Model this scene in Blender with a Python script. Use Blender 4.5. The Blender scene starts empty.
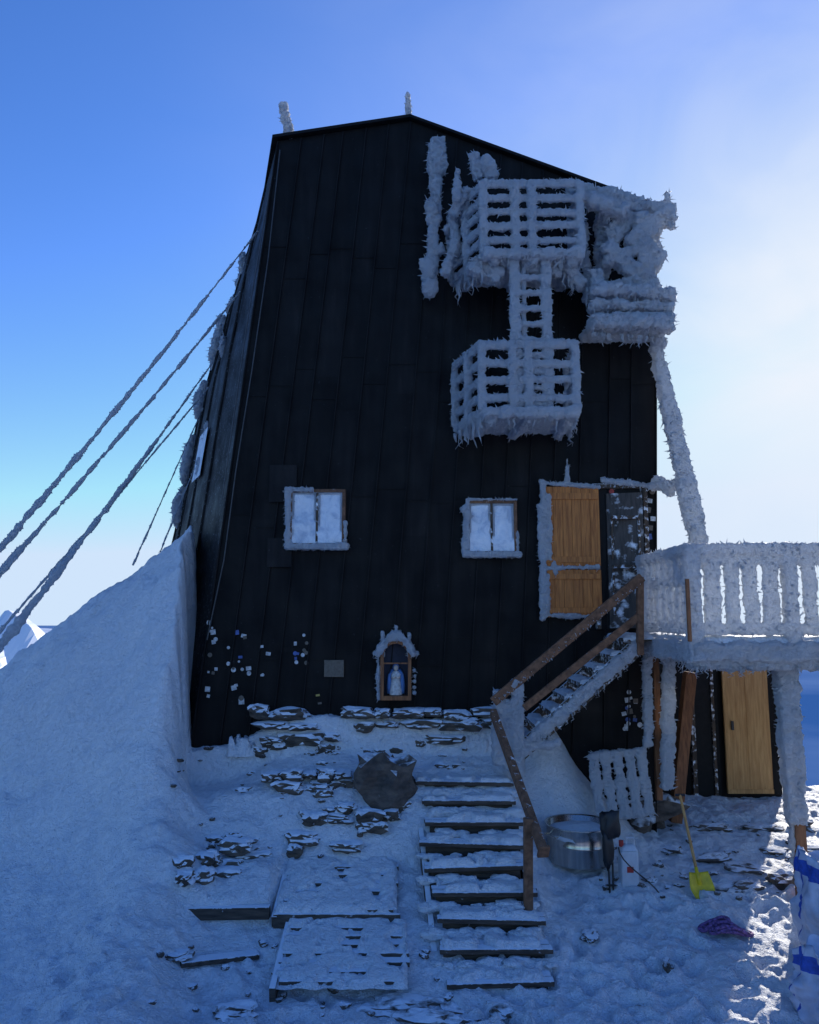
import bpy, bmesh, math, random
import numpy as np
from mathutils import Vector, Matrix, noise
random.seed(7); np.random.seed(7)
R=random.random
def U(a,b): return a+(b-a)*random.random()

# ------------------------------------------------------------------ image-to-world frame
# Datum z=0 is eye level, camera at the origin looking along +Y, pitched up 7.5 deg.
PITCH=math.radians(7.5); FP=780.0
cp,sp=math.cos(PITCH),math.sin(PITCH)
def S(u,v,d):
    """world point at distance y=d along the camera ray through image pixel (u,v)"""
    cx=(u-409.5)/FP; cy=(512-v)/FP
    Y=cp-cy*sp
    return Vector((cx/Y*d, d, (sp+cy*cp)/Y*d))

# ------------------------------------------------------------------ scene basics
sc=bpy.context.scene
sc.view_settings.view_transform='Standard'; sc.view_settings.look='None'; sc.view_settings.exposure=0
cam=bpy.data.cameras.new('camera'); co=bpy.data.objects.new('camera',cam); sc.collection.objects.link(co)
cam.sensor_fit='VERTICAL'; cam.sensor_height=36; cam.lens=FP/1024*36; cam.clip_end=400000; cam.clip_start=0.05
co.rotation_euler=(math.radians(90)+PITCH,0,0); sc.camera=co

SUN_AZ=math.radians(29.5); SUN_EL=math.radians(19.5)
sd=Vector((math.sin(SUN_AZ)*math.cos(SUN_EL),math.cos(SUN_AZ)*math.cos(SUN_EL),math.sin(SUN_EL)))
w=bpy.data.worlds.new('World'); sc.world=w; w.use_nodes=True
nt=w.node_tree; nt.nodes.clear(); WN=nt.nodes; WL=nt.links
def wm(op,a,b=None,clamp=False):
    m=WN.new('ShaderNodeMath'); m.operation=op; m.use_clamp=clamp
    for i,x in enumerate((a,b)):
        if x is None: continue
        if isinstance(x,(int,float)): m.inputs[i].default_value=x
        else: WL.new(x,m.inputs[i])
    return m.outputs[0]
out=WN.new('ShaderNodeOutputWorld'); bg=WN.new('ShaderNodeBackground'); sky=WN.new('ShaderNodeTexSky')
sky.sky_type='NISHITA'; sky.sun_disc=False; sky.sun_elevation=SUN_EL; sky.sun_rotation=SUN_AZ
sky.altitude=3500; sky.air_density=1.0; sky.dust_density=0.5; sky.ozone_density=4.0
bg.inputs[1].default_value=0.15
hs=WN.new('ShaderNodeHueSaturation'); hs.inputs['Saturation'].default_value=1.14; hs.inputs['Value'].default_value=1.9; hs.inputs['Hue'].default_value=0.510
WL.new(sky.outputs[0],hs.inputs['Color'])
tc=WN.new('ShaderNodeTexCoord')
sx_=WN.new('ShaderNodeSeparateXYZ'); WL.new(tc.outputs['Generated'],sx_.inputs[0])
hz=wm('MULTIPLY',wm('POWER',2.718,wm('MULTIPLY',wm('ABSOLUTE',sx_.outputs['Z']),-8.0)),0.72)
m1=WN.new('ShaderNodeMixRGB'); m1.inputs[2].default_value=(4.1,4.9,6.0,1); WL.new(hz,m1.inputs[0]); WL.new(hs.outputs[0],m1.inputs[1])
dt=WN.new('ShaderNodeVectorMath'); dt.operation='DOT_PRODUCT'; WL.new(tc.outputs['Generated'],dt.inputs[0]); dt.inputs[1].default_value=tuple(sd)
dp=wm('MAXIMUM',dt.outputs['Value'],0.0)
mp=WN.new('ShaderNodeMapping'); mp.inputs['Scale'].default_value=(1.6,1.6,2.6); mp.inputs['Rotation'].default_value=(0.2,0.5,0.3)
nz=WN.new('ShaderNodeTexNoise'); nz.inputs['Scale'].default_value=2.6; nz.inputs['Detail'].default_value=5; nz.inputs['Distortion'].default_value=0.6
WL.new(tc.outputs['Generated'],mp.inputs[0]); WL.new(mp.outputs[0],nz.inputs['Vector'])
a1=wm('MULTIPLY',wm('POWER',dp,9.0),wm('ADD',0.10,wm('MULTIPLY',nz.outputs[0],0.75)))
a2=wm('MULTIPLY',wm('POWER',dp,60.0),0.45)
au=wm('ADD',a1,a2,True)
# hold the horizon glow below clipping before adding the aureole
mn=WN.new('ShaderNodeVectorMath'); mn.operation='MINIMUM'; WL.new(m1.outputs[0],mn.inputs[0]); mn.inputs[1].default_value=(4.2,5.2,6.5)
m2=WN.new('ShaderNodeMixRGB'); m2.inputs[2].default_value=(5.7,6.0,6.6,1); WL.new(au,m2.inputs[0]); WL.new(mn.outputs[0],m2.inputs[1])
WL.new(m2.outputs[0],bg.inputs[0]); WL.new(bg.outputs[0],out.inputs[0])

sl=bpy.data.lights.new('sun','SUN'); sl.energy=5.0; sl.angle=math.radians(0.5); sl.color=(1,0.95,0.87)
so=bpy.data.objects.new('sun',sl); sc.collection.objects.link(so)
so.rotation_euler=sd.to_track_quat('Z','Y').to_euler(); so.location=(20,30,30)

# ------------------------------------------------------------------ materials
def nm(name):
    m=bpy.data.materials.new(name); m.use_nodes=True; n=m.node_tree.nodes; l=m.node_tree.links
    return m,n,l,n['Principled BSDF'],n['Material Output']
def mnoise(n,l,scale,detail=4,dist=0,vec=None,rough=0.55):
    t=n.new('ShaderNodeTexNoise'); t.inputs['Scale'].default_value=scale; t.inputs['Detail'].default_value=detail
    t.inputs['Distortion'].default_value=dist; t.inputs['Roughness'].default_value=rough
    if vec is None:
        g=n.new('ShaderNodeNewGeometry'); vec=g.outputs['Position']
    l.new(vec,t.inputs['Vector']); return t.outputs[0]
def ramp(n,l,src,stops):
    r=n.new('ShaderNodeValToRGB'); e=r.color_ramp.elements
    e[0].position,e[1].position=stops[0][0],stops[-1][0]
    e[0].color=(*stops[0][1],1); e[1].color=(*stops[-1][1],1)
    for p,c in stops[1:-1]:
        x=e.new(p); x.color=(*c,1)
    l.new(src,r.inputs[0]); return r.outputs[0]
def bump(n,l,h,strength,dist,prev=None):
    b=n.new('ShaderNodeBump'); b.inputs['Strength'].default_value=strength; b.inputs['Distance'].default_value=dist
    l.new(h,b.inputs['Height'])
    if prev is not None: l.new(prev,b.inputs['Normal'])
    return b.outputs[0]
def mathn(n,l,op,a,b=None):
    m=n.new('ShaderNodeMath'); m.operation=op
    for i,x in enumerate((a,b)):
        if x is None: continue
        if isinstance(x,(int,float)): m.inputs[i].default_value=x
        else: l.new(x,m.inputs[i])
    return m.outputs[0]
def mapped(n,l,scale):
    g=n.new('ShaderNodeNewGeometry'); m=n.new('ShaderNodeMapping'); m.inputs['Scale'].default_value=scale
    l.new(g.outputs['Position'],m.inputs[0]); return m.outputs[0]

def mat_snow(name,far=False,trans=0.0,fine=1.0):
    m,n,l,b,o=nm(name)
    a=mnoise(n,l,1.3,3)
    col=ramp(n,l,a,[(0.3,(0.80,0.84,0.90)),(0.7,(0.92,0.935,0.96))])
    b.inputs['Specular IOR Level'].default_value=0.35
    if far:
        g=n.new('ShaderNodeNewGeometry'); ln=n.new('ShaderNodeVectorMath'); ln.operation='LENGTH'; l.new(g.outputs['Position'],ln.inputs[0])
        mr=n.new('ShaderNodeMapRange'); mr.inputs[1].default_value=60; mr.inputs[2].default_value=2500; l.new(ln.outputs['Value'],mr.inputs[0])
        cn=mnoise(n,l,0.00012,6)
        haze_c=ramp(n,l,cn,[(0.45,(0.05,0.15,0.36)),(0.75,(0.22,0.34,0.55))])  # blue aerial haze painted into the base colour, blending in with distance
        mxr=n.new('ShaderNodeMixRGB'); l.new(mr.outputs[0],mxr.inputs[0]); l.new(col,mxr.inputs[1]); l.new(haze_c,mxr.inputs[2]); col=mxr.outputs[0]
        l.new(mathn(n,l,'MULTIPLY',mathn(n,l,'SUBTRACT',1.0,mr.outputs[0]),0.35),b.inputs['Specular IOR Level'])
    l.new(col,b.inputs['Base Color']); b.inputs['Roughness'].default_value=0.55
    h0=mnoise(n,l,3.4*fine,3,0.8); h1=mnoise(n,l,13*fine,5,0.3,rough=0.7); h2=mnoise(n,l,70*fine,2)
    nn=bump(n,l,h0,0.5,0.10); nn=bump(n,l,h1,0.95,0.07,nn); nn=bump(n,l,h2,0.8,0.018,nn); l.new(nn,b.inputs['Normal'])
    if trans>0:
        t=n.new('ShaderNodeBsdfTranslucent'); t.inputs[0].default_value=(0.88,0.92,0.98,1); l.new(nn,t.inputs['Normal'])
        ms=n.new('ShaderNodeMixShader'); ms.inputs[0].default_value=trans
        l.new(b.outputs[0],ms.inputs[1]); l.new(t.outputs[0],ms.inputs[2]); l.new(ms.outputs[0],o.inputs[0])
    return m
M_SNOW=mat_snow('snow_ground_haze',far=True)
M_SNOWCAP=mat_snow('snow_cap')
M_RIME=mat_snow('rime_ice',trans=0.40,fine=1.8)

def mat_frosted(name,c1,c2,scale=8,stretch=(1,1,1),snow=0.5,rough=0.8,bstr=0.5,up=0.8,fscale=14,nw=1.6):
    m,n,l,b,o=nm(name)
    base=ramp(n,l,mnoise(n,l,scale,6,0.3,mapped(n,l,stretch)),[(0.3,c1),(0.7,c2)])
    g=n.new('ShaderNodeNewGeometry'); sx=n.new('ShaderNodeSeparateXYZ'); l.new(g.outputs['Normal'],sx.inputs[0])
    f=mathn(n,l,'MULTIPLY',sx.outputs['Z'],up)
    f=mathn(n,l,'ADD',f,mathn(n,l,'MULTIPLY',mnoise(n,l,fscale,5,0.2),nw))
    f=mathn(n,l,'ADD',f,snow-0.65-nw*0.5)
    f=mathn(n,l,'MULTIPLY',f,6.0)
    cl=n.new('ShaderNodeClamp'); l.new(f,cl.inputs[0])
    mxr=n.new('ShaderNodeMixRGB'); l.new(cl.outputs[0],mxr.inputs[0]); l.new(base,mxr.inputs[1]); mxr.inputs[2].default_value=(0.84,0.87,0.92,1)
    l.new(mxr.outputs[0],b.inputs['Base Color']); b.inputs['Roughness'].default_value=rough
    nn=bump(n,l,mnoise(n,l,scale*3,6,0.2,mapped(n,l,stretch)),bstr,0.02)
    nn=bump(n,l,cl.outputs[0],0.6,0.015,nn); l.new(nn,b.inputs['Normal'])
    return m
M_ROCK=mat_frosted('rock',(0.045,0.038,0.034),(0.16,0.125,0.10),6,(1,1,2),snow=0.10,rough=0.9,bstr=1.0,up=0.75,fscale=5,nw=0.9)
M_STONE=mat_frosted('dry_stone',(0.035,0.030,0.026),(0.16,0.125,0.095),5,(1,1,2),snow=0.28,rough=0.9,bstr=1.0,up=0.9,fscale=6,nw=1.1)
M_WOODD=mat_frosted('weathered_wood',(0.03,0.024,0.021),(0.11,0.082,0.062),4,(1.0,8,8),snow=0.34,rough=0.85)
M_WOODF=mat_frosted('frosted_wood',(0.04,0.03,0.025),(0.12,0.08,0.05),4,(8,8,1),snow=0.62,rough=0.85)
M_RAIL=mat_frosted('handrail_wood',(0.09,0.042,0.022),(0.26,0.13,0.07),5,(3,3,3),snow=0.20,rough=0.8,up=0.35)
M_POST=mat_frosted('brown_timber',(0.14,0.055,0.025),(0.36,0.15,0.06),5,(8,8,1),snow=0.18,rough=0.8,up=0.3)
M_SHUT=mat_frosted('shutter_wood',(0.30,0.090,0.018),(0.66,0.24,0.055),3.2,(12,12,0.9),snow=0.16,rough=0.7,up=0.2,fscale=4,nw=1.7)
M_YDOOR=mat_frosted('pine_door_wood',(0.42,0.20,0.06),(0.64,0.36,0.13),3.2,(9,9,0.8),snow=0.12,rough=0.7,up=0.2,fscale=4)
M_PLY=mat_frosted('board_wood',(0.045,0.036,0.03),(0.12,0.095,0.075),5,(2,10,10),snow=0.46,rough=0.85,fscale=9)
M_DDOOR=mat_frosted('dark_door',(0.03,0.026,0.023),(0.09,0.075,0.065),5,(6,6,1),snow=0.60,rough=0.7,up=0.2,fscale=6,nw=1.2)
def mat_plain(name,c,rough=0.6,metal=0.0,var=0.25,scale=12,bs=0.15,stretch=(1,1,1)):
    m,n,l,b,o=nm(name)
    v=mapped(n,l,stretch)
    col=ramp(n,l,mnoise(n,l,scale,5,0,v),[(0.3,tuple(x*(1-var) for x in c)),(0.7,tuple(min(1,x*(1+var)) for x in c))])
    l.new(col,b.inputs['Base Color']); b.inputs['Roughness'].default_value=rough; b.inputs['Metallic'].default_value=metal
    l.new(bump(n,l,mnoise(n,l,scale*3,4,0,v),bs,0.01),b.inputs['Normal']); return m
def mat_clad(name='oxidised_copper_cladding',frost=0.10,lo=0.66):
    m,n,l,b,o=nm(name)
    st=mnoise(n,l,3.0,6,0.2,mapped(n,l,(2.2,2.2,0.25)))
    col=ramp(n,l,st,[(0.3,(0.005,0.0045,0.005)),(0.6,(0.010,0.009,0.009)),(0.8,(0.019,0.016,0.016))])
    at=n.new('ShaderNodeAttribute'); at.attribute_name='tone'
    mul=n.new('ShaderNodeMixRGB'); mul.blend_type='MULTIPLY'; mul.inputs[0].default_value=1
    l.new(col,mul.inputs[1]); l.new(at.outputs['Color'],mul.inputs[2])
    fr=ramp(n,l,mnoise(n,l,22,6,0.3),[(lo,(0,0,0)),(lo+.14,(frost,)*3)])
    mxr=n.new('ShaderNodeMixRGB'); l.new(fr,mxr.inputs[0]); l.new(mul.outputs[0],mxr.inputs[1]); mxr.inputs[2].default_value=(0.5,0.55,0.62,1)
    l.new(mxr.outputs[0],b.inputs['Base Color'])
    b.inputs['Metallic'].default_value=0.15
    l.new(ramp(n,l,mnoise(n,l,2,4),[(0.3,(0.48,)*3),(0.7,(0.78,)*3)]),b.inputs['Roughness'])
    b.inputs['Specular IOR Level'].default_value=0.20
    l.new(bump(n,l,mnoise(n,l,1.6,3,0,mapped(n,l,(1.5,1.5,0.5))),0.45,0.05),b.inputs['Normal']); return m
M_CLAD=mat_clad()
M_CLADF=mat_clad('frosted_side_cladding',0.45,0.60)
M_BLACK=mat_plain('black_plastic',(0.012,0.012,0.014),0.45)
M_VOID=mat_plain('dark_interior',(0.01,0.01,0.01),0.9)
M_YEL=mat_plain('yellow_plastic',(0.75,0.55,0.02),0.4)
M_STEEL=mat_plain('brushed_steel',(0.58,0.53,0.47),0.22,1.0,0.18,5,0.12,(6,6,0.4))
M_PURP=mat_plain('purple_rope',(0.20,0.10,0.26),0.8,0,0.75,34,0.6)
M_JERRY=mat_plain('white_plastic',(0.6,0.62,0.66),0.4,0,0.1)
M_RED=mat_plain('red_paint',(0.45,0.04,0.03),0.5)
M_BLUE=mat_plain('blue_paint',(0.05,0.10,0.30),0.5)
M_NICHE=mat_plain('niche_paint',(0.02,0.025,0.05),0.7)
M_MANTLE=mat_plain('mantle_blue',(0.06,0.16,0.38),0.6)
M_WHITE=mat_plain('white_paint',(0.48,0.48,0.48),0.5,0,0.4,20)
M_GREY=mat_plain('plaque_metal',(0.13,0.105,0.08),0.6,0,0.3,30)
M_SKIN=mat_plain('statue_plaster',(0.6,0.5,0.42),0.7)
M_YST=mat_plain('yellow_paint',(0.4,0.30,0.08),0.5)
M_CABLE=mat_plain('steel_cable',(0.08,0.08,0.085),0.5,0.6)
M_FABW=mat_plain('white_woven_fabric',(0.44,0.49,0.62),0.5,0,0.22,7,0.5)
M_FABB=mat_plain('blue_webbing',(0.015,0.07,0.40),0.6,0,0.3,30)
def mat_pane():
    m,n,l,b,o=nm('frosted_glass')
    col=ramp(n,l,mnoise(n,l,5,7,0.8),[(0.32,(0.46,0.53,0.64)),(0.5,(0.74,0.79,0.86)),(0.7,(0.88,0.91,0.95))])
    l.new(col,b.inputs['Base Color']); b.inputs['Roughness'].default_value=0.5
    l.new(bump(n,l,mnoise(n,l,18,6,0.5),0.8,0.03),b.inputs['Normal']); return m
M_PANE=mat_pane()

# ------------------------------------------------------------------ mesh buffer
def link(o,parent=None):
    sc.collection.objects.link(o)
    if parent is not None: o.parent=parent
    return o
def empty(name,loc=(0,0,0)):
    o=bpy.data.objects.new(name,None); o.empty_display_size=0.3; return link(o)
_b=bmesh.new(); bmesh.ops.create_icosphere(_b,subdivisions=3,radius=1.0)
ICO_V=[v.co.copy() for v in _b.verts]; ICO_F=[[v.index for v in f.verts] for f in _b.faces]; _b.free()
class MB:
    def __init__(s): s.v=[]; s.f=[]
    def add(s,vs,fs):
        k=len(s.v); s.v+= [tuple(x) for x in vs]; s.f+=[tuple(i+k for i in f) for f in fs]; return s
    def beam(s,p,q,w,h=None,up=Vector((0,0,1)),taper=1.0):
        h=h or w; p=Vector(p); q=Vector(q); d=(q-p).normalized()
        if abs(d.dot(up))>0.98: up=Vector((0,1,0))
        a=d.cross(up).normalized(); c=a.cross(d).normalized()
        vs=[]
        for pt,k in ((p,1.0),(q,taper)):
            for sx,sz in ((-1,-1),(1,-1),(1,1),(-1,1)): vs.append(pt+a*(sx*w/2*k)+c*(sz*h/2*k))
        return s.add(vs,[(0,1,2,3),(7,6,5,4),(0,4,5,1),(1,5,6,2),(2,6,7,3),(3,7,4,0)])
    def box(s,x0,x1,y0,y1,z0,z1):
        vs=[(x0,y0,z0),(x1,y0,z0),(x1,y1,z0),(x0,y1,z0),(x0,y0,z1),(x1,y0,z1),(x1,y1,z1),(x0,y1,z1)]
        return s.add(vs,[(3,2,1,0),(4,5,6,7),(0,1,5,4),(1,2,6,5),(2,3,7,6),(3,0,4,7)])
    def tube(s,pts,rad,n=8,close=True):
        pts=[Vector(p) for p in pts]; vs=[]; fs=[]
        for i,p in enumerate(pts):
            a=pts[max(0,i-1)]; b=pts[min(len(pts)-1,i+1)]; d=(b-a).normalized()
            up=Vector((0,0,1)) if abs(d.z)<0.95 else Vector((0,1,0))
            x=d.cross(up).normalized(); y=x.cross(d).normalized()
            r=rad[i] if hasattr(rad,'__len__') else rad
            for j in range(n):
                t=2*math.pi*j/n; vs.append(p+x*(r*math.cos(t))+y*(r*math.sin(t)))
        for i in range(len(pts)-1):
            for j in range(n):
                fs.append((i*n+j,i*n+(j+1)%n,(i+1)*n+(j+1)%n,(i+1)*n+j))
        if close:
            fs.append(tuple(range(n))[::-1]); fs.append(tuple((len(pts)-1)*n+j for j in range(n)))
        return s.add(vs,fs)
    def rock(s,c,sx,sy,sz,seed=0,rough=0.35,rot=0.0,boxy=0.5):
        vs=[]; off=Vector((seed*7.13,seed*3.7,seed*1.9)); cr,sr=math.cos(rot),math.sin(rot)
        for v in ICO_V:
            m=max(abs(v.x),abs(v.y),abs(v.z)); b=v.lerp(v/m,boxy)
            k=1+rough*noise.noise(v*1.3+off)+rough*0.4*noise.noise(v*4+off)
            p=Vector((b.x*sx*k,b.y*sy*k,b.z*sz*k))
            vs.append((c[0]+p.x*cr-p.y*sr,c[1]+p.x*sr+p.y*cr,c[2]+p.z))
        return s.add(vs,ICO_F)
    def spikes(s,src,density,l0=0.03,l1=0.09,w=0.014,bias=Vector((-0.3,-0.3,-0.2)),dn=0):
        for f in list(src.f):
            P=[Vector(src.v[i]) for i in f]
            if len(P)<3: continue
            for k in range(1,len(P)-1):
                a,b,c=P[0],P[k],P[k+1]; cr=(b-a).cross(c-a); ar=cr.length/2
                if ar<1e-8: continue
                nrm=cr.normalized(); cnt=ar*density; cnt=int(cnt)+(R()<cnt-int(cnt))
                for _ in range(cnt):
                    r1,r2=R(),R()
                    if r1+r2>1: r1,r2=1-r1,1-r2
                    p=a+(b-a)*r1+(c-a)*r2
                    d=(nrm+bias+Vector((U(-.6,.6),U(-.6,.6),U(-.6,.6)))).normalized()
                    L=U(l0,l1)*(0.4+0.9*R()); ww=w*U(.6,1.5)
                    x=d.orthogonal().normalized(); y=d.cross(x)
                    t=U(0,2); base=[p-d*0.01+(x*math.cos(t+2.094*i)+y*math.sin(t+2.094*i))*ww for i in range(3)]
                    s.add(base+[p+d*L],[(0,1,3),(1,2,3),(2,0,3)])
        return s
    def obj(s,name,mat,parent=None,smooth=False,bevel=0.0):
        me=bpy.data.meshes.new(name); me.from_pydata(s.v,[],s.f); me.update()
        o=bpy.data.objects.new(name,me); me.materials.append(mat)
        if smooth:
            for p in me.polygons: p.use_smooth=True
        if bevel>0:
            b=o.modifiers.new('bevel','BEVEL'); b.width=bevel; b.segments=2; b.limit_method='ANGLE'
        return link(o,parent)
TEX=bpy.data.textures.new('rime_clouds','CLOUDS'); TEX.noise_scale=0.055; TEX.noise_depth=3
TEX2=bpy.data.textures.new('rime_lumps','CLOUDS'); TEX2.noise_scale=0.20; TEX2.noise_depth=2
def rime(name,mb,parent,voxel=0.023,disp=0.065,lump=0.08,dens=210,l0=0.02,l1=0.07,w=0.015):
    o=mb.obj(name,M_RIME,parent)
    r=o.modifiers.new('r','REMESH'); r.mode='VOXEL'; r.voxel_size=voxel; r.use_smooth_shade=True
    for t,s in ((TEX2,lump),(TEX,disp)):
        d=o.modifiers.new('d','DISPLACE'); d.texture=t; d.strength=s; d.mid_level=0.42; d.texture_coords='GLOBAL'
    if dens:
        sp_=MB().spikes(mb,dens,l0,l1,w); sp_.obj(name+'_feathers',M_RIME,parent)
    return o
def icicles(mb,p,q,n,l0,l1,r=0.022):
    p=Vector(p);q=Vector(q)
    for i in range(n):
        c=p.lerp(q,R()); L=U(l0,l1); k=5
        pts=[c+Vector((U(-.01,.01)*j,U(-.01,.01)*j,-L*j/k)) for j in range(k+1)]
        mb.tube(pts,[max(.002,r*(1-j/k)*U(.8,1.25)) for j in range(k+1)],6)

# ------------------------------------------------------------------ terrain
def vn(x,y,seed):
    xi=np.floor(x).astype(np.int64); yi=np.floor(y).astype(np.int64); fx=x-xi; fy=y-yi
    fx=fx*fx*(3-2*fx); fy=fy*fy*(3-2*fy)
    def h(a,b):
        n=(a*374761393+b*668265263+seed*974634777)&0x7fffffff
        n=((n^(n>>13))*1274126177)&0x7fffffff
        return ((n^(n>>16))&0xffff)/65535.0*2-1
    return (h(xi,yi)*(1-fx)+h(xi+1,yi)*fx)*(1-fy)+(h(xi,yi+1)*(1-fx)+h(xi+1,yi+1)*fx)*fy
def fbm(x,y,seed,o=4):
    r=0;a=1;s=0
    for i in range(o):
        r=r+a*vn(x*2**i+17.3*i,y*2**i-9.1*i,seed+i); s+=a; a*=.5
    return r/s
def ss(a,b,x):
    t=np.clip((x-a)/(b-a),0,1); return t*t*(3-2*t)
FOOT=[(U(0.6,5.5),U(6.8,10.4),U(0,3.14),U(.03,.08)) for _ in range(230)]+[(U(-3.4,0.3),U(6.9,8.8),U(0,3.14),U(.02,.05)) for _ in range(70)]
def T(x,y,detail=True):
    x=np.asarray(x,float); y=np.asarray(y,float)
    A=np.interp(y,[-6,0,3,6,7,8.2,9.3,10,10.4,10.8,11.7,11.82,13],[-1.8,-1.7,-2.9,-3.75,-3.72,-3.72,-3.33,-3.02,-2.6,-2.34,-1.98,-1.5,-1.45])
    A=A-0.45*ss(-1.2,-3.2,x)*ss(10.3,11.9,y)
    # snow held back by the half-buried plank on the left
    A=A+0.20*ss(9.16,9.24,y+0.03*np.sin(x*5))*(1-ss(9.5,10.4,y))*ss(-3.6,-3.0,x)*(1-ss(-1.62,-1.5,x))
    B=np.interp(y,[-6,0,3,6,7,8.2,10.3,10.7,12,14,16],[-1.8,-1.7,-2.9,-3.85,-3.8,-3.66,-3.36,-3.28,-3.16,-3.05,-3.05])
    B=B+1.55*np.exp(-((x-1.95)/.55)**2-((y-12.0)/.75)**2)+.45*np.exp(-((x-2.7)/.5)**2-((y-12.0)/.7)**2)
    k=ss(1.3,1.9,x)
    H=A*(1-k)+B*k
    zc=1.50+0.74*(x+3.6)
    s_=np.maximum(13-y,0)
    fall=np.interp(s_,[0,.5,1,1.6,2.2,2.8,3.4,4.2,6],[0,.28,.90,2.0,3.15,4.05,4.65,5.1,5.6])
    bank=zc-fall*(1-0.16*ss(-4,-6,x))-0.6*np.maximum(y-13.1,0)-0.12*np.sin(np.clip((x+7)*1.3,-6,6))
    bank=np.maximum(bank,-30)
    if detail:
        bank=bank+0.16*fbm(x*.9,y*.9,3)+0.09*fbm(x*2.4+y*1.1,y*5-x*2,5,3)+0.06*fbm(x*8,y*8,6,3)
    xe=-3.40+(12-y)*0.14+0.12*(fbm(y*2.5,x*0+3.3,31,3) if detail else 0)
    m=1-ss(0,1,(x-(xe-0.12-0.3*ss(11.6,10,y)))/(0.30+1.0*ss(11.6,9.8,y)))
    d0=bank-H; sm=0.35; top=H+0.5*(d0+np.sqrt(d0*d0+sm*sm))-0.04
    top=np.where(y>15,H,top)
    H=H+m*(top-H)
    if detail:
        near=1-ss(20,60,np.hypot(x,y))
        H=H+near*(0.08*fbm(x*1.1,y*1.1,11)+0.05*fbm(x*4,y*4,12)+0.026*fbm(x*13,y*13,13,3))
        loc=(np.abs(x)<7)&(y>6)&(y<11)
        if loc.any():
            dent=np.zeros_like(x)
            for fx,fy,t,dp in FOOT:
                a=(x-fx)*math.cos(t)+(y-fy)*math.sin(t); b=-(x-fx)*math.sin(t)+(y-fy)*math.cos(t)
                r=(a/.15)**2+(b/.07)**2
                dent=dent-dp*np.exp(-r**2)+dp*.35*np.exp(-(np.sqrt(r)-1.5)**2*6)
            H=H+np.where(loc,dent,0)
    dx=np.maximum(np.maximum(-7.6-x,x-11),0); dy=np.maximum(np.maximum(y-14.6,-9-y),0)
    dist=np.hypot(dx,dy)
    H=H-0.85*dist
    rug=120*fbm(x/400,y/400,21,5)*ss(60,800,dist)
    H=np.maximum(H+rug,-1500+40*fbm(x/5000,y/5000,25,3))
    return H
def axis(a,b,step,far,n):
    mid=np.arange(a,b+1e-6,step)
    g=np.geomspace(step*1.5,far,n)
    return np.concatenate([(a-g)[::-1],mid,b+g])
X=axis(-7.5,7.5,0.033,110000,60); Y=axis(6.2,15.0,0.033,110000,60)
GX,GY=np.meshgrid(X,Y); GZ=T(GX,GY)
nx,ny=len(X),len(Y)
me=bpy.data.meshes.new('ground')
idx=np.arange(nx*ny).reshape(ny,nx)
q=np.stack([idx[:-1,:-1],idx[:-1,1:],idx[1:,1:],idx[1:,:-1]],-1).reshape(-1)
nf=(nx-1)*(ny-1)
me.vertices.add(nx*ny); me.vertices.foreach_set('co',np.stack([GX,GY,GZ],-1).reshape(-1).astype(np.float32))
me.loops.add(nf*4); me.loops.foreach_set('vertex_index',q.astype(np.int32))
me.polygons.add(nf); me.polygons.foreach_set('loop_start',np.arange(0,nf*4,4,dtype=np.int32)); me.polygons.foreach_set('loop_total',np.full(nf,4,dtype=np.int32))
me.polygons.foreach_set('use_smooth',np.ones(nf,dtype=bool)); me.update(calc_edges=True)
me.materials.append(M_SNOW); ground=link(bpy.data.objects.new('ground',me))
DD=np.arange(6,18,0.01)
def G(u,v,dz=0.0):
    """where the camera ray through image pixel (u,v) meets the terrain"""
    k=S(u,v,1.0); z=k.z*DD; h=T(k.x*DD,DD); i=np.argmax(z<h)
    d=DD[i]; return Vector((k.x*d,d,h[i]+dz))
def TH(x,y): return float(T(np.array([x]),np.array([y]))[0])

def snowcap(mb,x0,x1,y0,y1,z,th,res=0.03,seed=0,dn=0.02,patch=0.0):
    nx_=max(3,int((x1-x0)/res)); ny_=max(3,int((y1-y0)/res)); vs=[];fs=[]
    for j in range(ny_+1):
        for i in range(nx_+1):
            a=i/nx_; b=j/ny_; x=x0+(x1-x0)*a; y=y0+(y1-y0)*b
            e=min(a*(x1-x0),(1-a)*(x1-x0),b*(y1-y0),(1-b)*(y1-y0))/0.06; e=max(0,min(1,e)); e=math.sqrt(1-(1-e)**2)
            n=noise.noise(Vector((x*3+seed,y*3,seed)))*.6+noise.noise(Vector((x*11+seed,y*11,z)))*.4
            if patch>0: e*=max(0,min(1,(noise.noise(Vector((x*4.2+seed*3,y*5,seed)))+noise.noise(Vector((x*12+seed*3,y*12,seed)))*.5+.55-patch)*4))
            vs.append((x+0.012*noise.noise(Vector((y*9,z*5,seed))),y+0.03*noise.noise(Vector((x*7,z*5,seed))),z-dn+(th*(1+0.7*n)+dn)*e))
    for j in range(ny_):
        for i in range(nx_):
            k=j*(nx_+1)+i; fs.append((k,k+1,k+nx_+2,k+nx_+1))
    mb.add(vs,fs)

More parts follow.
